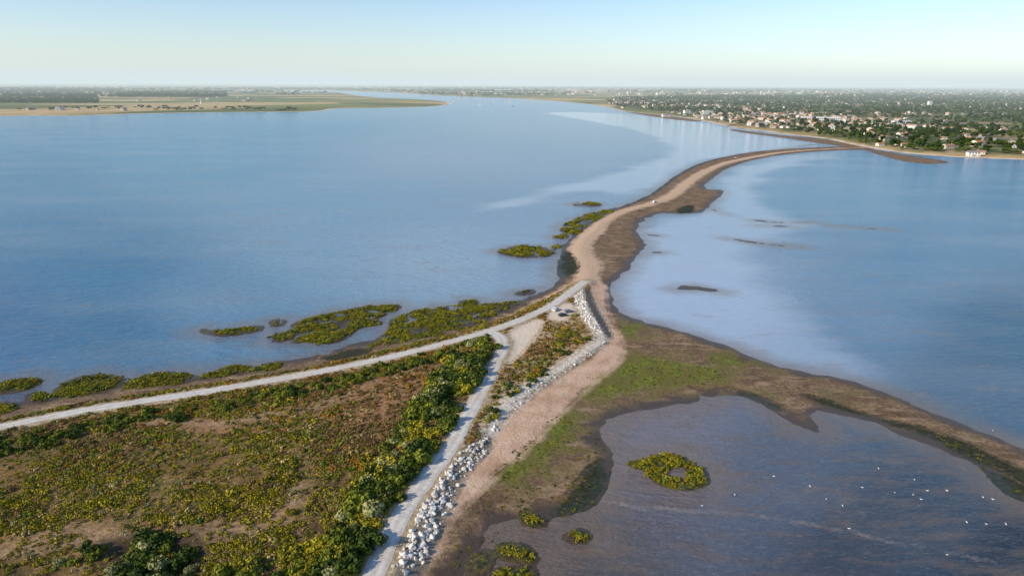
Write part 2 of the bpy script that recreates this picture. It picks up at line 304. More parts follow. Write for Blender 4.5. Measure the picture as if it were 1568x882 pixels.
c=w.mix(w.math('MULTIPLY',cm,.35),c,(.52,.60,.68))  # calm patches paled in base colour, standing for the bright sky they reflect
rip=w.noise(.35,4,.7,(1,4,1),.5)
c=w.mix(w.math('MULTIPLY',w.step(rip,.54,.68),.2),c,(.40,.38,.38))  # pale ripple streaks painted into the colour, standing for sky reflected on wavelets
c=w.mix(w.math('MULTIPLY',w.step(w.noise(.05,5,.75,(1,2,1),-.4),.57,.64),w.math('MULTIPLY',w.step(wl,.45,.55),.32)),c,(.24,.17,.13))
bars=w.noise(.07,5,.7,(1,3.2,1),-.45)
c=w.mix(w.math('MULTIPLY',mk,w.math('MULTIPLY',w.step(bars,.46,.64),.5)),c,(.15,.11,.09))
c=w.mix(w.math('MULTIPLY',mk,w.math('MULTIPLY',w.step(w.noise(.5,4,.75,(1,5,1),.35),.57,.67),.35)),c,(.32,.30,.31))
sd_=w.math('ADD',w.attr('shore'),w.math('MULTIPLY',w.math('SUBTRACT',w.noise(.09,4,.65),.5),16))
c=w.mix(w.math('MULTIPLY',w.step(sd_,-14,1),.6),c,(.20,.145,.105))
sk=w.step(w.math('ADD',w.attr('streak'),w.math('MULTIPLY',w.math('SUBTRACT',w.noise(.25,4,.7),.5),.9)),-.15,.2)
c=w.mix(w.math('MULTIPLY',sk,.35),c,(.42,.36,.3))
fine=w.noise(.8,3,.65,(1,2.8,1),.35); mid=w.noise(.14,3,.6,(1,3,1),.25)
hh=w.math('ADD',fine,w.math('MULTIPLY',mid,2.5))
rg=w.math('SUBTRACT',.16,w.math('MULTIPLY',cm,.08))
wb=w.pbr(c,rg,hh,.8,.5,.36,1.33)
bs=[n_ for n_ in w.t.nodes if n_.type=='BUMP'][0]; w.l(w.math('SUBTRACT',.8,w.math('MULTIPLY',cm,.55)),bs.inputs['Strength'])
water.data.materials.append(w.m)

# ------------------------------------------------------------------ gravel roads
def ribbon(name,line,hw,mat,seed):
    seg=np.diff(line,axis=0); L=np.concatenate([[0],np.cumsum(np.hypot(*seg.T))]); s=np.arange(0,L[-1],1.2)
    px=np.interp(s,L,line[:,0]); py=np.interp(s,L,line[:,1]); tx=np.gradient(px); ty=np.gradient(py); n=np.hypot(tx,ty); tx/=n; ty/=n
    ac=np.array([-1,-.8,-.4,0,.4,.8,1.]); q=fbm(s,s*0,7,seed)[:,None]-.5; q2=fbm(s,s*0,5,seed+5)[:,None]-.5
    off=ac[None,:]*hw+np.where(ac[None,:]<0,q,q2)*np.abs(ac[None,:])*1.3
    XX=px[:,None]-ty[:,None]*off; YY=py[:,None]+tx[:,None]*off
    ZZ=XX*0+1.80-np.abs(ac[None,:])**4*.07+(.004 if seed==2 else 0)
    me=grid_mesh(name,XX,YY,ZZ,{'across':np.repeat(ac[None,:],len(s),0)}); me.materials.append(mat); return link(bpy.data.objects.new(name,me))
r=NT('gravel'); rn=r.noise(.8,4,.7); rb=r.noise(.09,3)
rc=r.ramp(rn,[(.35,(.52,.50,.45)),(.5,(.65,.63,.57)),(.65,(.74,.72,.66))])
rc=r.mix(r.math('MULTIPLY',r.step(rb,.45,.65),.5),rc,(.56,.47,.36))
tr=r.math('ABSOLUTE',r.math('SUBTRACT',r.math('ABSOLUTE',r.attr('across')),.42)); rc=r.mix(r.math('MULTIPLY',r.step(tr,.1,.3),.3),rc,(.40,.32,.22))
r.pbr(rc,.95,rn,.3,.1,.2)
ribbon('gravel_road',roadA,2.2,r.m,1); ribbon('gravel_road',roadB,2.4,r.m,2)

# ------------------------------------------------------------------ instancing
def proto_collection(name,objs):
    c=bpy.data.collections.new(name)
    for o in objs: c.objects.link(o)
    return c
def scatter_obj(name,pts,scl,rotz,idx,coll,tilt=None):
    n=len(pts); me=bpy.data.meshes.new(name); me.vertices.add(n); me.vertices.foreach_set('co',np.asarray(pts,np.float32).ravel())
    scl=np.asarray(scl,float); 
    if scl.ndim==1: scl=np.repeat(scl[:,None],3,1)
    a=me.attributes.new('scl','FLOAT_VECTOR','POINT'); a.data.foreach_set('vector',scl.astype(np.float32).ravel())
    rv=np.zeros((n,3),np.float32); rv[:,2]=rotz
    if tilt is not None: rv[:,:2]=tilt
    a=me.attributes.new('rot','FLOAT_VECTOR','POINT'); a.data.foreach_set('vector',rv.ravel())
    a=me.attributes.new('idx','INT','POINT'); a.data.foreach_set('value',np.asarray(idx,np.int32))
    o=link(bpy.data.objects.new(name,me))
    ng=bpy.data.node_groups.new(name+'_gn','GeometryNodeTree'); ng.interface.new_socket('Geometry',in_out='INPUT',socket_type='NodeSocketGeometry'); ng.interface.new_socket('Geometry',in_out='OUTPUT',socket_type='NodeSocketGeometry')
    N=ng.nodes; Lk=ng.links; gi=N.new('NodeGroupInput'); go=N.new('NodeGroupOutput'); ip=N.new('GeometryNodeInstanceOnPoints'); ci=N.new('GeometryNodeCollectionInfo')
    ci.inputs['Collection'].default_value=coll; ci.inputs['Separate Children'].default_value=True; ci.inputs['Reset Children'].default_value=True
    def na(k,t):
        q=N.new('GeometryNodeInputNamedAttribute'); q.data_type=t; q.inputs['Name'].default_value=k; return q.outputs['Attribute']
    Lk.new(gi.outputs[0],ip.inputs['Points']); Lk.new(ci.outputs[0],ip.inputs['Instance']); ip.inputs['Pick Instance'].default_value=True
    Lk.new(na('idx','INT'),ip.inputs['Instance Index']); Lk.new(na('scl','FLOAT_VECTOR'),ip.inputs['Scale'])
    e=N.new('FunctionNodeEulerToRotation'); Lk.new(na('rot','FLOAT_VECTOR'),e.inputs[0]); Lk.new(e.outputs[0],ip.inputs['Rotation'])
    Lk.new(ip.outputs[0],go.inputs[0]); md=o.modifiers.new('instances','NODES'); md.node_group=ng; return o
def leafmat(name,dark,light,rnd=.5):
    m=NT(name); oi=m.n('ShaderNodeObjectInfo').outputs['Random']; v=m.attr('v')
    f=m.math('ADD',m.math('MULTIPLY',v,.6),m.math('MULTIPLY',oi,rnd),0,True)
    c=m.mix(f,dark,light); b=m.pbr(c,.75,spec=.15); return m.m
def leafy(name,mat,lobes,nleaf,ls,trunk=None,flat=1.0,core=True,tmat=None):
    """lobes: list of (x,y,z,rx,rz)"""
    lob=np.array(lobes); wts=lob[:,3]**2; wts/=wts.sum(); k=rng.choice(len(lob),nleaf,p=wts)
    d=rng.normal(size=(nleaf,3)); d/=np.linalg.norm(d,axis=1)[:,None]; d[:,2]=np.where(d[:,2]<-.25,-d[:,2],d[:,2])
    rr=rng.uniform(.72,1.12,nleaf); c=lob[k]
    p=np.stack([c[:,0]+d[:,0]*c[:,3]*rr,c[:,1]+d[:,1]*c[:,3]*rr,np.maximum(c[:,2]+d[:,2]*c[:,4]*rr,.03)],1)
    nrm=d+rng.normal(size=(nleaf,3))*.45; nrm/=np.linalg.norm(nrm,axis=1)[:,None]
    t=np.cross(nrm,rng.normal(size=(nleaf,3))); t/=np.linalg.norm(t,axis=1)[:,None]; b=np.cross(nrm,t)
    s=ls*rng.uniform(.6,1.3,nleaf)[:,None]
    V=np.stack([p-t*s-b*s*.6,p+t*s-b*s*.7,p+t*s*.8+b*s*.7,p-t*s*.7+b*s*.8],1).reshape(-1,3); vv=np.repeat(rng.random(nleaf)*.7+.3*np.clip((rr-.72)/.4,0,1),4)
    faces=[(4*i,4*i+1,4*i+2,4*i+3) for i in range(nleaf)]; mi=[0]*nleaf; V=V.tolist(); vv=vv.tolist()
    bm=bmesh.new()
    if core:
        for L in lob:
            bmesh.ops.create_icosphere(bm,subdivisions=1,radius=1,matrix=Matrix.Translation(L[:3])@Matrix.Diagonal((L[3]*.78,L[3]*.78,L[4]*.78,1)))
    off=len(V); bm.verts.ensure_lookup_table()
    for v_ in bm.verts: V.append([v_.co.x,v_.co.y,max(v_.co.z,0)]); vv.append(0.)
    for f in bm.faces: faces.append(tuple(off+q.index for q in f.verts)); mi.append(0)
    bm.free()
    if trunk:
        bm=bmesh.new(); h,r0=trunk
        bmesh.ops.create_cone(bm,segments=6,radius1=r0,radius2=r0*.45,depth=h,matrix=Matrix.Translation((0,0,h/2)),cap_ends=True)
        for L in lob[:4]:
            a=Vector((0,0,h*.6)); bb=Vector(L[:3]); dd=bb-a
            if dd.length>.3: bmesh.ops.create_cone(bm,segments=4,radius1=r0*.45,radius2=r0*.15,depth=dd.length,matrix=Matrix.Translation((a+bb)/2)@dd.to_track_quat('Z','Y').to_matrix().to_4x4(),cap_ends=True)
        off=len(V); bm.verts.ensure_lookup_table(); bm.verts.index_update()
        for v_ in bm.verts: V.append(list(v_.co)); vv.append(.5)
        for f in bm.faces: faces.append(tuple(off+q.index for q in f.verts)); mi.append(1)
        bm.free()
    me=bpy.data.meshes.new(name); me.from_pydata(V,[],faces); me.materials.append(mat); me.materials.append(tmat or mat); me.polygons.foreach_set('material_index',mi)
    a=me.attributes.new('v','FLOAT','POINT'); a.data.foreach_set('value',np.array(vv,np.float32)); me.update()
    return bpy.data.objects.new(name,me)
bark=NT('bark'); bark.pbr(bark.ramp(bark.noise(4),[(.4,(.06,.045,.03)),(.6,(.13,.1,.07))]),.95)
def rl(n,spread,rlo,rhi,z0=.6,zs=.8):
    return [(rng.normal()*spread,rng.normal()*spread,rng.uniform(.3,1)*z0,rng.uniform(rlo,rhi),rng.uniform(rlo,rhi)*zs) for _ in range(n)]
mDG=leafmat('leaf_dark',(.012,.026,.005),(.09,.13,.016)); mMG=leafmat('leaf_mid',(.03,.05,.008),(.24,.26,.022)); mOL=leafmat('leaf_olive',(.10,.11,.03),(.42,.41,.16)); mYG=leafmat('leaf_yellow',(.09,.09,.008),(.46,.38,.02))
mOR=leafmat('leaf_orange',(.15,.07,.01),(.52,.28,.035)); mBR=leafmat('leaf_brown',(.08,.05,.02),(.32,.20,.07)); mMS=leafmat('leaf_marsh',(.05,.05,.005),(.30,.25,.010)); mSG=leafmat('leaf_straw',(.22,.15,.05),(.60,.46,.18))
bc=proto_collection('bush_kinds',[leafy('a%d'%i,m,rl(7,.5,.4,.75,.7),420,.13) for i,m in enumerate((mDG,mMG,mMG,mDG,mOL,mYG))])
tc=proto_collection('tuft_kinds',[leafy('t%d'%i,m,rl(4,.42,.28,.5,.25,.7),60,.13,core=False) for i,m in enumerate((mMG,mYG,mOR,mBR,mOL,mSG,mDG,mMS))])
def pts_in(poly,dens,fn=None,n=None):
    a=poly.min(0); b=poly.max(0); N=int((b-a).prod()*dens) if n is None else n
    x=rng.uniform(a[0],b[0],N); y=rng.uniform(a[1],b[1],N); s=sdf_poly(x,y,poly,1.); k=s>0; return x[k],y[k]
def place(x,y,sink=.05):
    S=regions(x,y); z=height(x,y,S); return S,np.stack([x,y,z-sink],1)
# --- field shrubs (halophyte scrub)
x,y=pts_in(upland,0,n=240000); k=(y>95)&(np.abs(x)<.85*y+30)&(y<620); x,y=x[k],y[k]
S_,p=place(x,y); zn=fbm(x,y,22,11); zb=fbm(x,y,60,12); rr=rng.random(len(x))
cl=fbm(x,y,7,15)
keep=(S_['road']<-.8)&(S_['upland']>.5)&(rr<np.where(S_['plot']>0,.3,.62)*np.where(zn<.38,.35,1)*np.where(cl<.4,.35,1)*np.where(S_['trail']>-.5,.2,1)*np.where(S_['hollow']>0,.25,1)*np.where(S_['redz']>0,.4,1))&(S_['bare']<0)&(S_['shell']<-1)&(S_['rockz']<-.3)
p,zn,zb,cl,S_=p[keep],zn[keep],zb[keep],cl[keep],{k_:v_[keep] for k_,v_ in S_.items()}
m=len(p); q=rng.random(m); q3=rng.random(m); far_up=sst(185,225,p[:,1]-p[:,0]*.12)
idx=np.where(zb+q*.25-.12>.52,1,np.where(zb+q*.3-.15>.44,0,np.where(zb+q*.2>.47,2,3))); idx=np.where((idx==2)&(q3>.55),1,idx)
q2=rng.random(m); idx=np.where(q2<.15,5,np.where(q2<.22,4,np.where(q2<.27,6,np.where(q2<.37,3,idx)))); idx=np.where((far_up>rng.random(m)*1.6)&(q2>.3),np.where(q2>.62,2,3),idx)
s=rng.uniform(.45,1.2,m)*(.6+zn*.5+cl*.4)*np.where(rng.random(m)>.97,1.7,1)
scatter_obj('salt_scrub',p,np.stack([s,s,s*rng.uniform(.5,1.3,m)],1),rng.uniform(0,6.3,m),idx,tc); print('scrub',m)
# --- bush belt
def belt(pts,h=HU): return P(pts,h,1)
belts=[(belt([(735,513),(765,517),(758,545),(735,585),(706,630),(684,674),(645,725),(610,775),(580,830),(552,900),(470,900),(500,840),(535,780),(572,720),(608,665),(645,610),(680,560),(700,530)]),.22,(1.2,2.9),[0,1,2,3,4,5,4,2,1]),
 (belt([(-300,722),(0,672),(150,642),(300,620),(450,592),(560,568),(690,532),(740,520),(700,545),(600,572),(540,590),(450,612),(300,638),(150,665),(0,700),(-300,760)]),.16,(.7,1.7),[0,1,2,3,2,1]),
 (belt([(-300,695),(0,641),(150,612),(300,590),(400,573),(480,560),(600,534),(700,507),(760,489),(840,456),(830,464),(760,497),(700,514),(600,540),(480,565),(400,579),(300,597),(150,620),(0,648),(-300,705)]),.35,(.5,1.0),[1,1,5,4,2,5]),
 (belt([(190,835),(250,820),(300,850),(280,900),(180,900)]),.16,(1.2,2.6),[0,4,1,3]),
 (belt([(330,870),(420,850),(500,830),(540,850),(540,920),(300,920)]),.15,(.9,2.2),[0,1,2,5,5]),
 (belt([(60,870),(150,840),(180,880),(150,920),(40,920)]),.10,(.7,1.6),[0,1,2,4]),
 (belt([(790,560),(830,545),(850,560),(815,590),(780,610),(760,640),(735,655),(745,625),(770,585)]),.16,(.6,1.3),[0,1,5,4]),
 (belt([(830,545),(860,505),(895,500),(905,520),(870,545)]),.14,(.6,1.2),[1,5,0,2])]
BP=[];BS=[];BI=[]
for poly,dn,(a,b),kinds in belts:
    x,y=pts_in(poly,dn); S_,p=place(x,y,.15); cl=fbm(x,y,8,21); k=(S_['road']<-1.8)&(S_['upland']>.3)&(cl>.35)&(S_['rockz']<-1); p=p[k]; cl=cl[k]
    BP.append(p); s=rng.uniform(a,b,len(p))*(.75+.5*cl); BS.append(np.stack([s,s,s*rng.uniform(.75,1.15,len(p))],1)); ki=np.array(kinds); BI.append(ki[rng.integers(0,len(ki),len(p))])
BP=np.vstack(BP);BS=np.vstack(BS);BI=np.concatenate(BI); scatter_obj('tamarisk_bushes',BP,BS,rng.uniform(0,6.3,len(BP)),BI,bc); print('bushes',len(BP))
# --- marsh plants on islets and algae
MP=[];MS=[];MI=[]
for poly in islets+[ring]:
    dn=1.1 if poly[:,1].max()<330 else .5
    x,y=pts_in(poly,dn); S_,p=place(x,y,.05); cl=fbm(x,y,7 if dn<1 else 3.5,31); k=(S_['isl']+(cl-.5)*4>.2)&(cl>.38); p=p[k]
    MP.append(p); MS.append(rng.uniform(.8,1.7,len(p))*(1 if dn>1 else 1.35)); MI.append(rng.choice([7,7,7,1,6,0],len(p)))
MP=np.vstack(MP);MS=np.concatenate(MS);MI=np.concatenate(MI); scatter_obj('marsh_grass',MP,np.stack([MS,MS,MS*.7],1),rng.uniform(0,6.3,len(MP)),MI,tc); print('marsh',len(MP))
# --- seaweed and pebble clumps on the muddy shore
SP=[]
for poly,dn in ((P([(680,900),(700,800),(750,740),(830,720),(920,690),(930,760),(860,800),(800,830),(740,900)]),.4),(algae[0],.25),(algae[1],.4),(P([(860,640),(920,640),(930,700),(860,740)]),.25),(P([(960,500),(1130,545),(1300,600),(1100,600),(960,560)]),.12),(P([(1410,655),(1500,680),(1568,730),(1620,790),(1530,750),(1480,700)]),.35)):
    x,y=pts_in(poly,dn); cl=fbm(x,y,6,41); k=cl>.45; SP.append(np.stack([x[k],y[k]],1))
SP=np.vstack(SP); S_,p=place(SP[:,0],SP[:,1],.03); k=(p[:,2]>-.12); p=p[k]; p[:,2]=np.maximum(p[:,2],-.02); s=rng.uniform(.25,.8,len(p))
scatter_obj('seaweed_clumps',p,np.stack([s*1.3,s,s*.35],1),rng.uniform(0,6.3,len(p)),rng.choice([6,7,3,6],len(p)),tc)
# --- riprap
rk=NT('limestone'); oi=rk.n('ShaderNodeObjectInfo').outputs['Random']
rk.pbr(rk.mix(rk.math('MULTIPLY',rk.step(rk.noise(1.6,3),.45,.65),.35),rk.ramp(oi,[(0,(.46,.42,.36)),(.5,(.66,.63,.57)),(1,(.78,.76,.70))]),(.3,.27,.22)),.9,rk.noise(3,3),.4,.08)
rocks=[]
for i in range(7):
    bm=bmesh.new(); 
    for _ in range(15):
        d=Vector(rng.normal(size=3)); d.normalize(); d*=rng.uniform(.8,1.05); bm.verts.new((d.x*rng.uniform(.8,1.1),d.y*.8,d.z*.7))
    r_=bmesh.ops.convex_hull(bm,input=bm.verts[:]); bmesh.ops.delete(bm,geom=[e for e in r_['geom_interior'] if isinstance(e,bmesh.types.BMVert)],context='VERTS')
    bmesh.ops.bevel(bm,geom=bm.edges[:],offset=.06,segments=1,affect='EDGES')
    me=bpy.data.meshes.new('rock'); bm.to_mesh(me); bm.free(); me.materials.append(rk.m); rocks.append(bpy.data.objects.new('r%d'%i,me))
rc_=proto_collection('rock_kinds',rocks)
RP=[];RS=[]
for poly,dn,a,b in ((rockz,.95,.4,1.2),
    (P([(878,452),(892,440),(893,454),(904,480),(924,508),(915,514),(895,492),(882,470)],1.3),.9,.5,1.0),(P([(935,512),(920,535),(860,572),(810,605),(770,645),(755,672),(745,668),(765,635),(800,598),(860,562),(915,528)],1.2),.22,.35,.9),
    (P([(845,458),(885,432),(892,434),(850,464)],1.4),.7,.4,.8)):
    x,y=pts_in(poly,dn); S_,p=place(x,y,.0); k=(S_['road']<-.7)&(fbm(x,y,4,77)>.3); p=p[k]; RP.append(p); RS.append(rng.uniform(a,b,len(p))*rng.choice([.55,.8,1,1.15],len(p)))
RP=np.vstack(RP);RS=np.concatenate(RS); scatter_obj('riprap_rocks',RP,RS,rng.uniform(0,6.3,len(RP)),rng.integers(0,7,len(RP)),rc_,rng.normal(size=(len(RP),2))*.4); print('rocks',len(RP))

# ------------------------------------------------------------------ buildings
def simple(name,col,rough=.8,rand=None):
    m=NT(name); n_=m.noise(1.2,2)
    if rand: base=m.ramp(m.n('ShaderNodeObjectInfo').outputs['Random'],rand,'CONSTANT')
    else: base=col
    base=m.mix(m.math('MULTIPLY',m.step(n_,.4,.7),.12),base,(.1,.09,.08)); m.pbr(base,rough); return m.m
mWall=simple('render_wall',0,.9,[(0,(.72,.68,.60)),(.35,(.84,.82,.78)),(.55,(.58,.50,.40)),(.8,(.42,.37,.31))])
mRoof=simple('clay_tile_roof',0,.85,[(0,(.44,.20,.10)),(.3,(.52,.30,.19)),(.6,(.38,.22,.15)),(.85,(.26,.23,.21))]); mGlass=simple('window_glass',(.03,.04,.05),.15); mDoor=simple('door_paint',(.12,.2,.28),.6)
mWhite=simple('white_render',(.82,.81,.78),.8); mConc=simple('concrete',(.5,.49,.47),.9)
def box(bm,x0,x1,y0,y1,z0,z1,mi):
    v=[bm.verts.new(c) for c in ((x0,y0,z0),(x1,y0,z0),(x1,y1,z0),(x0,y1,z0),(x0,y0,z1),(x1,y0,z1),(x1,y1,z1),(x0,y1,z1))]
    for f in ((3,2,1,0),(4,5,6,7),(0,1,5,4),(1,2,6,5),(2,3,7,6),(3,0,4,7)):
        bm.faces.new([v[i] for i in f]).material_index=mi
def house_bm(L,W,Hh,rise,wins,storeys):
    bm=bmesh.new(); box(bm,-L/2,L/2,-W/2,W/2,-.5,Hh,0)
    o=.35; z=Hh+.01
    a=[bm.verts.new(c) for c in ((-L/2-o,-W/2-o,z-.15),(L/2+o,-W/2-o,z-.15),(L/2+o,0,z+rise),(-L/2-o,0,z+rise),(-L/2-o,W/2+o,z-.15),(L/2+o,W/2+o,z-.15))]
    for f in ((0,1,2,3),(3,2,5,4),(0,4,5,1)): bm.faces.new([a[i] for i in f]).material_index=1
    for f in ((0,3,4),(1,5,2)): bm.faces.new([a[i] for i in f]).material_index=0
    box(bm,L*.3,L*.3+.6,-.3,.3,Hh+rise*.4,Hh+rise+.9,0)
    for st in range(storeys):
        for i in range(wins):
            cx=-L/2+(i+.5)*L/wins
            for sy in (-1,1):
                if st==0 and i==wins//2 and sy<0: box(bm,cx-.5,cx+.5,sy*W/2-.04,sy*W/2+.04,0,2.1,3); continue
                box(bm,cx-.55,cx+.55,sy*W/2-.04,sy*W/2+.04,st*2.8+.9,st*2.8+2.2,2)
        for sx in (-1,1): box(bm,sx*L/2-.04,sx*L/2+.04,-.6,.6,st*2.8+.9,st*2.8+2.2,2)
    return bm
def obj_bm(name,bm,mats,lk=True):
    me=bpy.data.meshes.new(name); bmesh.ops.recalc_face_normals(bm,faces=bm.faces); bm.to_mesh(me); bm.free()
    for m in mats: me.materials.append(m)
    o=bpy.data.objects.new(name,me); return link(o) if lk else o
hm=[mWall,mRoof,mGlass,mDoor]
hc=proto_collection('house_kinds',[obj_bm('h%d'%i,house_bm(*a),hm,False) for i,a in enumerate(((11,8,3.1,1.8,3,1),(14,8,3.1,1.9,4,1),(10,8,5.8,2,3,2),(16,9,5.8,2.2,5,2),(9,7,3,1.6,3,1)))])
x,y=pts_in(town,0,n=60000); k=(np.abs(x)<.85*y+50)&(y<6500); x,y=x[k],y[k]; S_,p=place(x,y,0)
dn=fbm(x,y,300,51); near=sst(800,80,S_['farR']); pr=(.04+.36*near)*sst(.34,.60,dn)*np.where(y<2500,1.5,.9)*np.where((x>900)&(y<1500),.45,1)
k=(rng.random(len(x))<pr)&(S_['farR']>28); p=p[k]; m=len(p)
scatter_obj('village_houses',p,rng.uniform(.8,1.35,m),rng.normal(.3,.35,m)+rng.choice([0,1.57],m),rng.integers(0,5,m),hc); print('houses',m); HP=p.copy()
dp=[G(rng.uniform(700,1568),rng.uniform(137.5,147),3) for _ in range(330)]+[G(rng.uniform(200,400),rng.uniform(150,157),3) for _ in range(18)]+[G(rng.uniform(20,200),rng.uniform(168,171),3) for _ in range(8)]
dp=np.array(dp); S_,p=place(dp[:,0],dp[:,1],0); p=p[S_['far']>20]; m=len(p)
scatter_obj('distant_village',p,rng.uniform(.9,1.8,m)*np.where(p[:,1]>5000,1.7,1),rng.uniform(0,3,m),rng.integers(0,5,m),hc)
# larger buildings
def part(parent,name,bm,mats):
    o=obj_bm(name,bm,mats); o.parent=parent; return o
def at(u,v,h=3.): x_,y_=G(u,v,h); return x_,y_
def gz(x_,y_):
    a=np.array([x_]),np.array([y_]); return float(height(*a,regions(*a))[0])
def hall(name,u,v,L,W,Hh,st,nw,flat,rot=.1,rise=2.5,roof=None):
    x_,y_=at(u,v); e=link(bpy.data.objects.new(name,None)); e.location=(x_,y_,gz(x_,y_)); e.rotation_euler=(0,0,rot)
    bm=bmesh.new(); box(bm,-L/2,L/2,-W/2,W/2,-1,Hh,0); part(e,'walls',bm,[mWhite])
    bm=bmesh.new()
    if flat: box(bm,-L/2-.3,L/2+.3,-W/2-.3,W/2+.3,Hh+.01,Hh+.6,0); box(bm,-2,2,-2,2,Hh+.61,Hh+2.6,0)
    else:
        a=[bm.verts.new(c) for c in ((-L/2-.6,-W/2-.6,Hh+.01),(L/2+.6,-W/2-.6,Hh+.01),(L/2+.6,W/2+.6,Hh+.01),(-L/2-.6,W/2+.6,Hh+.01),(-L/2,0,Hh+rise),(L/2,0,Hh+rise))]
        for f in ((0,1,5,4),(2,3,4,5),(0,4,3),(1,2,5),(3,2,1,0)): bm.faces.new([a[i] for i in f])
    part(e,'roof',bm,[roof or mConc])
    bm=bmesh.new(); fh=Hh/st
    for s_ in range(st):
        for i in range(nw):
            cx=-L/2+(i+.5)*L/nw
            for sy in (-1,1): box(bm,cx-L/nw*.28,cx+L/nw*.28,sy*W/2-.06,sy*W/2+.06,s_*fh+fh*.3,s_*fh+fh*.78,0)
    part(e,'windows',bm,[mGlass]); bm=bmesh.new(); box(bm,-1,1,-W/2-.09,-W/2+.05,0,2.2,0); part(e,'door',bm,[mDoor]); return e
hall('white_hall',1268,186,62,22,9,2,12,False,-.15,2.5,mWhite); hall('white_hall',1235,185,30,16,8,2,6,False,-.1,2.5,mWhite); hall('apartment_block',1083,176,34,14,13,4,8,True,.1); hall('apartment_block',1052,174,24,13,10,3,6,True,.25)
hall('apartment_block',1393,137,110,24,26,5,10,True); hall('warehouse',1315,147,90,30,9,1,10,False,0,3,mRoof); hall('tower_block',1423,163,16,14,22,6,3,True,.1); hall('seafront_house',1490,237,16,9,5.6,2,4,False,-.2,2.4,mRoof); hall('seafront_house',1330,207,18,9,5.6,2,4,False,-.2,2.4,mRoof)
hall('apartment_block',1020,178,26,12,8,2,6,False,.2,2.4,mRoof); hall('apartment_block',1112,184,30,12,9,3,7,False,.2,2.4,mRoof); hall('warehouse',1380,190,44,20,7,1,8,False,.0,2.5,mConc); hall('warehouse',770,140.5,190,40,24,3,12,True); hall('warehouse',880,139,170,40,22,3,12,True)
def tower(name,u,v,hh,r,kind):
    x_,y_=at(u,v); e=link(bpy.data.objects.new(name,None)); e.location=(x_,y_,gz(x_,y_))
    def cone(nm,r1,r2,z0,z1,mt):
        bm=bmesh.new(); bmesh.ops.create_cone(bm,segments=20,radius1=r1,radius2=r2,depth=z1-z0,cap_ends=True,matrix=Matrix.Translation((0,0,(z0+z1)/2))); part(e,nm,bm,[mt])
    if kind=='water': cone('shaft',r*.45,r*.35,-1,hh*.7,mConc); cone('bowl',r*.4,r,hh*.7,hh*.82,mConc); cone('tank',r,r,hh*.82,hh,mWhite); cone('cap',r*.9,r*.1,hh,hh*1.05,mConc)
    else: cone('shaft',r,r*.7,-1,hh*.78,mWhite); cone('gallery',r*1.2,r*1.2,hh*.78,hh*.82,mConc); cone('lantern',r*.55,r*.55,hh*.82,hh*.93,mGlass); cone('dome',r*.65,.1,hh*.93,hh,mRoof)
tower('water_tower',1187,136,80,22,'water'); tower('water_tower',1200,137,62,19,'water'); tower('lighthouse',308,160,22,3,'light'); tower('church_tower',1055,164,22,3,'light')

# ------------------------------------------------------------------ distant trees
mT1=leafmat('tree_leaf_dark',(.009,.026,.005),(.06,.10,.015)); mT2=leafmat('tree_leaf_mid',(.022,.046,.007),(.13,.18,.028))
def treelobes(n,h,r): return [(rng.normal()*r*.4,rng.normal()*r*.4,h*rng.uniform(.5,.85),r*rng.uniform(.4,.65),r*rng.uniform(.35,.6)) for _ in range(n)]
ttc=proto_collection('tree_kinds',[leafy('w%d'%i,m_,treelobes(8,h,r),170,.5,(h*.6,.28),tmat=bark.m) for i,(m_,h,r) in enumerate(((mT1,9,4.5),(mT2,7.5,4),(mT1,12,4.5),(mT2,6,3.5)))])
x,y=pts_in(town,0,n=110000); k=(np.abs(x)<.85*y+50)&(y<6500); x,y=x[k],y[k]; S_,p=place(x,y,.2)
dn=fbm(x,y,160,61); k=(rng.random(len(x))<sst(.30,.56,dn)*.55*np.where(y<1700,3.0,1))&(S_['farR']>22); p=p[k]; m=len(p); s=rng.uniform(.7,1.3,m)
scatter_obj('town_trees',p,s,rng.uniform(0,6.3,m),rng.integers(0,4,m),ttc); print('towntrees',m)
WP=[]
def wood(u0,u1,v0,v1,n,thr=.5,sc=500):
    a=np.array([G(rng.uniform(u0,u1),rng.uniform(v0,v1),3) for _ in range(n)]); q=fbm(a[:,0]/2.2,a[:,1],sc,71); WP.append(a[q>thr])
wood(-100,150,148,159,1600,.3); wood(180,345,142,150,900,.4); wood(360,460,148,153,260,.45); wood(-100,1700,134.5,141,6500,.50,700); wood(0,500,140,150,1300,.55); wood(550,1000,134,142,900,.45,600); wood(600,1000,140,148,900,.5); wood(1000,1600,136,148,2600,.47,600); wood(0,500,158,170,260,.6)
WP=np.vstack(WP); S_,p=place(WP[:,0],WP[:,1],.3); p=p[S_['far']>12]; m=len(p); big=np.where(p[:,1]>9000,3.2,np.where(p[:,1]>4500,1.9,1.0))
scatter_obj('distant_woods',p,np.stack([big*rng.uniform(.9,1.5,m)*1.6,big*rng.uniform(.9,1.4,m),np.minimum(big,1.7)*rng.uniform(.7,1.1,m)],1),rng.uniform(-.3,.3,m),rng.integers(0,4,m),ttc); print('woods',m)

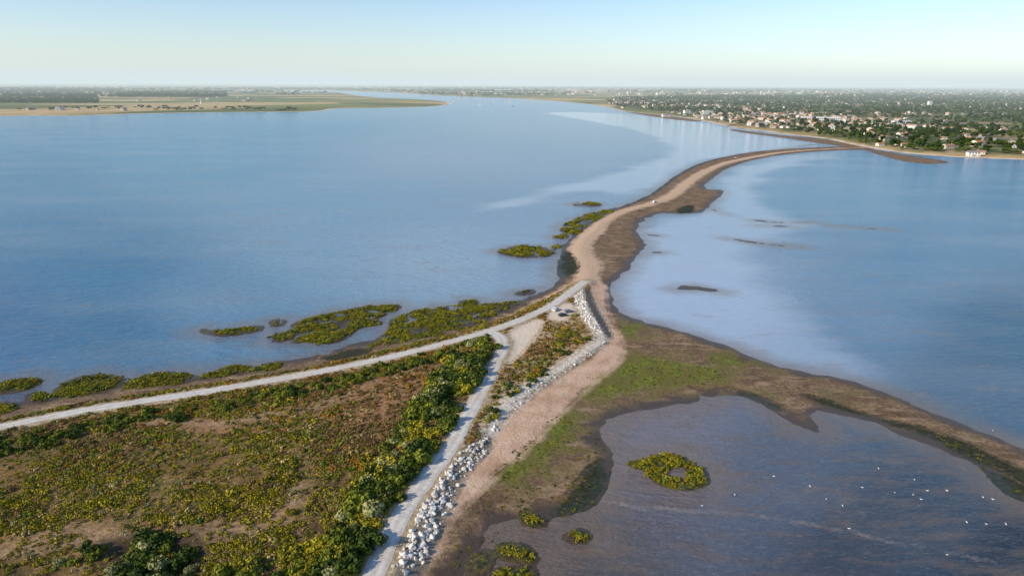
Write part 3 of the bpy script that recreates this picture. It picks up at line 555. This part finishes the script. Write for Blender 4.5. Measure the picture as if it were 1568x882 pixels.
# ------------------------------------------------------------------ vehicles, boats, birds
def paint(name,c): m=NT(name); b=m.pbr(c,.3,spec=.5); b.inputs['Coat Weight'].default_value=.5; return m.m
mTyre=simple('tyre',(.02,.02,.02),.9); mRim=simple('rim',(.4,.4,.4),.4); mLamp=simple('lamp',(.7,.7,.65),.2); mRed=simple('tail_lamp',(.4,.02,.02),.3)
def car(name,u,v,h,rot,pm,van=False):
    x_,y_=G(u,v,h); e=link(bpy.data.objects.new(name,None)); 
    S1=regions(np.array([x_]),np.array([y_])); e.location=(x_,y_,max(float(height(np.array([x_]),np.array([y_]),S1)[0]),1.78 if S1['road'][0]>0 else 0)+.03); e.rotation_euler=(0,0,rot)
    top=1.95 if van else 1.45
    prof=[(-2.1,.35),(-2.15,.75),(-2.05,.95),(-1.75,1.0 if not van else 1.4)]+([(-1.7,top)] if van else [])+([(-1.25,top)] if not van else [])+[(.35,top),(1.1,.98),(1.95,.82),(2.15,.62),(2.12,.35)]
    bm=bmesh.new(); half=.88
    rows=[]
    for sy in (-1,1):
        rows.append([bm.verts.new((a,sy*(half if b<1.05 else half*.8),b)) for a,b in prof])
    n=len(prof)
    for i in range(n): j=(i+1)%n; bm.faces.new((rows[0][i],rows[0][j],rows[1][j],rows[1][i]))
    bm.faces.new(rows[0][::-1]); bm.faces.new(rows[1]); part(e,'body',bm,[pm])
    bm=bmesh.new(); zt=top-.1
    for sy in (-1,1):
        for (a0,a1,b0,b1) in ((-1.55,-.5,-1.2,-.5),(-.42,.75,-.42,.28)):
            f=[bm.verts.new(c) for c in ((a0,sy*.895,1.03),(a1,sy*.895,1.03),(b1,sy*.735,zt),(b0,sy*.735,zt))]; bm.faces.new(f)
    for a,b in (((.42,zt),(1.03,1.04)),((-1.32,zt),(-1.74,1.04))):
        sg=.03 if a[0]>0 else -.03
        f=[bm.verts.new(c) for c in ((a[0]+sg,-.62,a[1]),(a[0]+sg,.62,a[1]),(b[0]+sg,.74,b[1]),(b[0]+sg,-.74,b[1]))]; bm.faces.new(f)
    part(e,'windows',bm,[mGlass])
    for i,(wx,wy) in enumerate(((-1.3,-.82),(-1.3,.82),(1.35,-.82),(1.35,.82))):
        bm=bmesh.new(); M=Matrix.Translation((wx,wy,.33))@Matrix.Rotation(math.pi/2,4,'X'); bmesh.ops.create_cone(bm,segments=18,radius1=.33,radius2=.33,depth=.24,cap_ends=True,matrix=M); part(e,'wheel_%d'%(i+1),bm,[mTyre])
        bm=bmesh.new(); bmesh.ops.create_cone(bm,segments=12,radius1=.19,radius2=.19,depth=.27,cap_ends=True,matrix=M); part(e,'hub_%d'%(i+1),bm,[mRim])
    for nm,xx,mt in (('headlamps',2.13,mLamp),('tail_lamps',-2.14,mRed)):
        bm=bmesh.new()
        for sy in (-.62,.62): box(bm,xx-.05,xx+.05,sy-.16,sy+.16,.62,.76,0)
        part(e,nm,bm,[mt])
    return e
pW=paint('white_paint',(.8,.8,.8)); pD=paint('dark_paint',(.03,.04,.06)); pG=paint('grey_paint',(.25,.26,.28))
car('parked_car',862,484,1.5,.4,pD); car('parked_car',850,475,1.6,1.1,pW); car('parked_car',870,478,1.5,.5,pG); car('white_van',1003,311,.9,.5,pW,True); car('parked_car',1127,242,.9,.3,pW)
mHull=simple('hull_white',(.78,.78,.76),.4); mSpar=simple('spar',(.6,.6,.6),.4)
def boat(u,v,sc,rot,sail=True):
    x_,y_=G(u,v,0); e=link(bpy.data.objects.new('moored_sailboat' if sail else 'moored_motorboat',None)); e.location=(x_,y_,0); e.rotation_euler=(0,0,rot); e.scale=(sc,)*3
    bm=bmesh.new(); st=[(-4,1.1,.9),(-2,1.4,.95),(1,1.35,1.05),(3,.8,1.2),(4.4,.05,1.35)]; A=[]
    for a,b,c in st: A.append([bm.verts.new(q) for q in ((a,-b,c),(a,-b*.6,-.2),(a,b*.6,-.2),(a,b,c))])
    for i in range(4):
        for j in range(4): k=(j+1)%4; bm.faces.new((A[i][j],A[i+1][j],A[i+1][k],A[i][k]))
    bm.faces.new(A[0]); bm.faces.new(A[-1][::-1]); part(e,'hull',bm,[mHull])
    bm=bmesh.new(); box(bm,-1.5,1.6,-.8,.8,.9,1.7 if sail else 2.5,0); part(e,'cabin',bm,[mHull]); bm=bmesh.new(); box(bm,-.9,1.64,-.83,.83,1.25,1.55,0); part(e,'cabin_windows',bm,[mGlass])
    if sail:
        bm=bmesh.new(); bmesh.ops.create_cone(bm,segments=6,radius1=.09,radius2=.05,depth=9,cap_ends=True,matrix=Matrix.Translation((.8,0,5.8))); box(bm,-3,.8,-.12,.12,2.3,2.6,0); part(e,'mast_and_boom',bm,[mSpar])
for i in range(22): boat(rng.uniform(690,800),rng.uniform(154,164),rng.uniform(1.1,1.7),rng.uniform(0,3),i%3!=0)
mGull=simple('gull_feather',(.8,.8,.8),.8); mBeak=simple('gull_beak',(.6,.35,.05),.6)
bm=bmesh.new()
bmesh.ops.create_uvsphere(bm,u_segments=10,v_segments=7,radius=1,matrix=Matrix.Translation((0,0,.22))@Matrix.Diagonal((.27,.12,.12,1)))
bmesh.ops.create_uvsphere(bm,u_segments=8,v_segments=6,radius=.07,matrix=Matrix.Translation((.24,0,.38)))
bmesh.ops.create_cone(bm,segments=6,radius1=.06,radius2=.05,depth=.18,matrix=Matrix.Translation((.21,0,.31))@Matrix.Rotation(.4,4,'Y'))
bmesh.ops.create_cone(bm,segments=6,radius1=.09,radius2=.02,depth=.26,matrix=Matrix.Translation((-.33,0,.23))@Matrix.Rotation(-math.pi/2,4,'Y'))
nf_=len(bm.faces); bmesh.ops.create_cone(bm,segments=5,radius1=.02,radius2=.004,depth=.1,matrix=Matrix.Translation((.35,0,.37))@Matrix.Rotation(math.pi/2,4,'Y'))
for sy in (-.05,.05): bmesh.ops.create_cone(bm,segments=5,radius1=.01,radius2=.01,depth=.16,matrix=Matrix.Translation((.02,sy,.06)))
bm.faces.ensure_lookup_table()
for i in range(nf_,len(bm.faces)): bm.faces[i].material_index=1
gm=bpy.data.meshes.new('seagull'); bm.to_mesh(gm); bm.free(); gm.materials.append(mGull); gm.materials.append(mBeak)
for u,v in ((1125,758),(1290,775),(1185,730),(1345,718),(1370,755),(1398,758),(1420,752),(1480,800),(1320,747),(1505,762),(1510,803),(1265,765),(1075,775),(1450,850),(1540,803),(1450,752),(1240,745),(1520,765),(1400,735),(1520,660),(1410,765),(1300,810)):
    o=link(bpy.data.objects.new('seagull',gm)); x_,y_=G(u,v,0); o.location=(x_,y_,.02); o.rotation_euler=(0,0,rng.uniform(0,6.3)); o.scale=(.9,)*3

# ------------------------------------------------------------------ atmosphere, light, camera
hz=bpy.data.meshes.new('haze'); bm=bmesh.new(); box(bm,-90000,90000,1200,90000,-20,420,0); bmesh.ops.recalc_face_normals(bm,faces=bm.faces); bm.to_mesh(hz); bm.free()
ho=link(bpy.data.objects.new('haze',hz)); m=bpy.data.materials.new('haze_air'); m.use_nodes=True; t=m.node_tree; t.nodes.clear(); SG=1/13000
o=t.nodes.new('ShaderNodeOutputMaterial'); ab=t.nodes.new('ShaderNodeVolumeAbsorption'); ab.inputs['Color'].default_value=(0,0,0,1); ab.inputs['Density'].default_value=SG
em=t.nodes.new('ShaderNodeEmission'); em.inputs['Color'].default_value=(.70,.81,.84,1); em.inputs['Strength'].default_value=SG; ad=t.nodes.new('ShaderNodeAddShader')
t.links.new(ab.outputs[0],ad.inputs[0]); t.links.new(em.outputs[0],ad.inputs[1]); t.links.new(ad.outputs[0],o.inputs['Volume']); hz.materials.append(m)
EL=math.radians(26); AZ=math.radians(244)
wd=bpy.data.worlds.new('World'); scene.world=wd; wd.use_nodes=True; t=wd.node_tree; bg=t.nodes['Background']
sk_=t.nodes.new('ShaderNodeTexSky'); sk_.sky_type='NISHITA'; sk_.sun_disc=False; sk_.sun_elevation=EL; sk_.sun_rotation=AZ; sk_.air_density=1.0; sk_.dust_density=.3; sk_.ozone_density=2.2
tn=t.nodes.new('ShaderNodeMix'); tn.data_type='RGBA'; tn.blend_type='MULTIPLY'; tn.inputs[0].default_value=1; tn.inputs[7].default_value=(.98,1.04,1.17,1)
t.links.new(sk_.outputs[0],tn.inputs[6]); t.links.new(tn.outputs[2],bg.inputs[0]); bg.inputs[1].default_value=.145
sd=bpy.data.lights.new('sun','SUN'); sd.energy=5.0; sd.angle=math.radians(.5); sd.color=(1,.86,.66); so=link(bpy.data.objects.new('sun',sd))
dv=Vector((math.sin(AZ)*math.cos(EL),math.cos(AZ)*math.cos(EL),math.sin(EL))); so.rotation_euler=dv.to_track_quat('Z','Y').to_euler(); so.location=(0,0,300)
cd=bpy.data.cameras.new('camera'); cd.sensor_width=36; cd.lens=FP/1568*36; cd.clip_start=1; cd.clip_end=200000; co=link(bpy.data.objects.new('camera',cd))
co.matrix_world=Matrix(((Rt[0],Up[0],-Fw[0],0),(Rt[1],Up[1],-Fw[1],0),(Rt[2],Up[2],-Fw[2],H),(0,0,0,1))); scene.camera=co
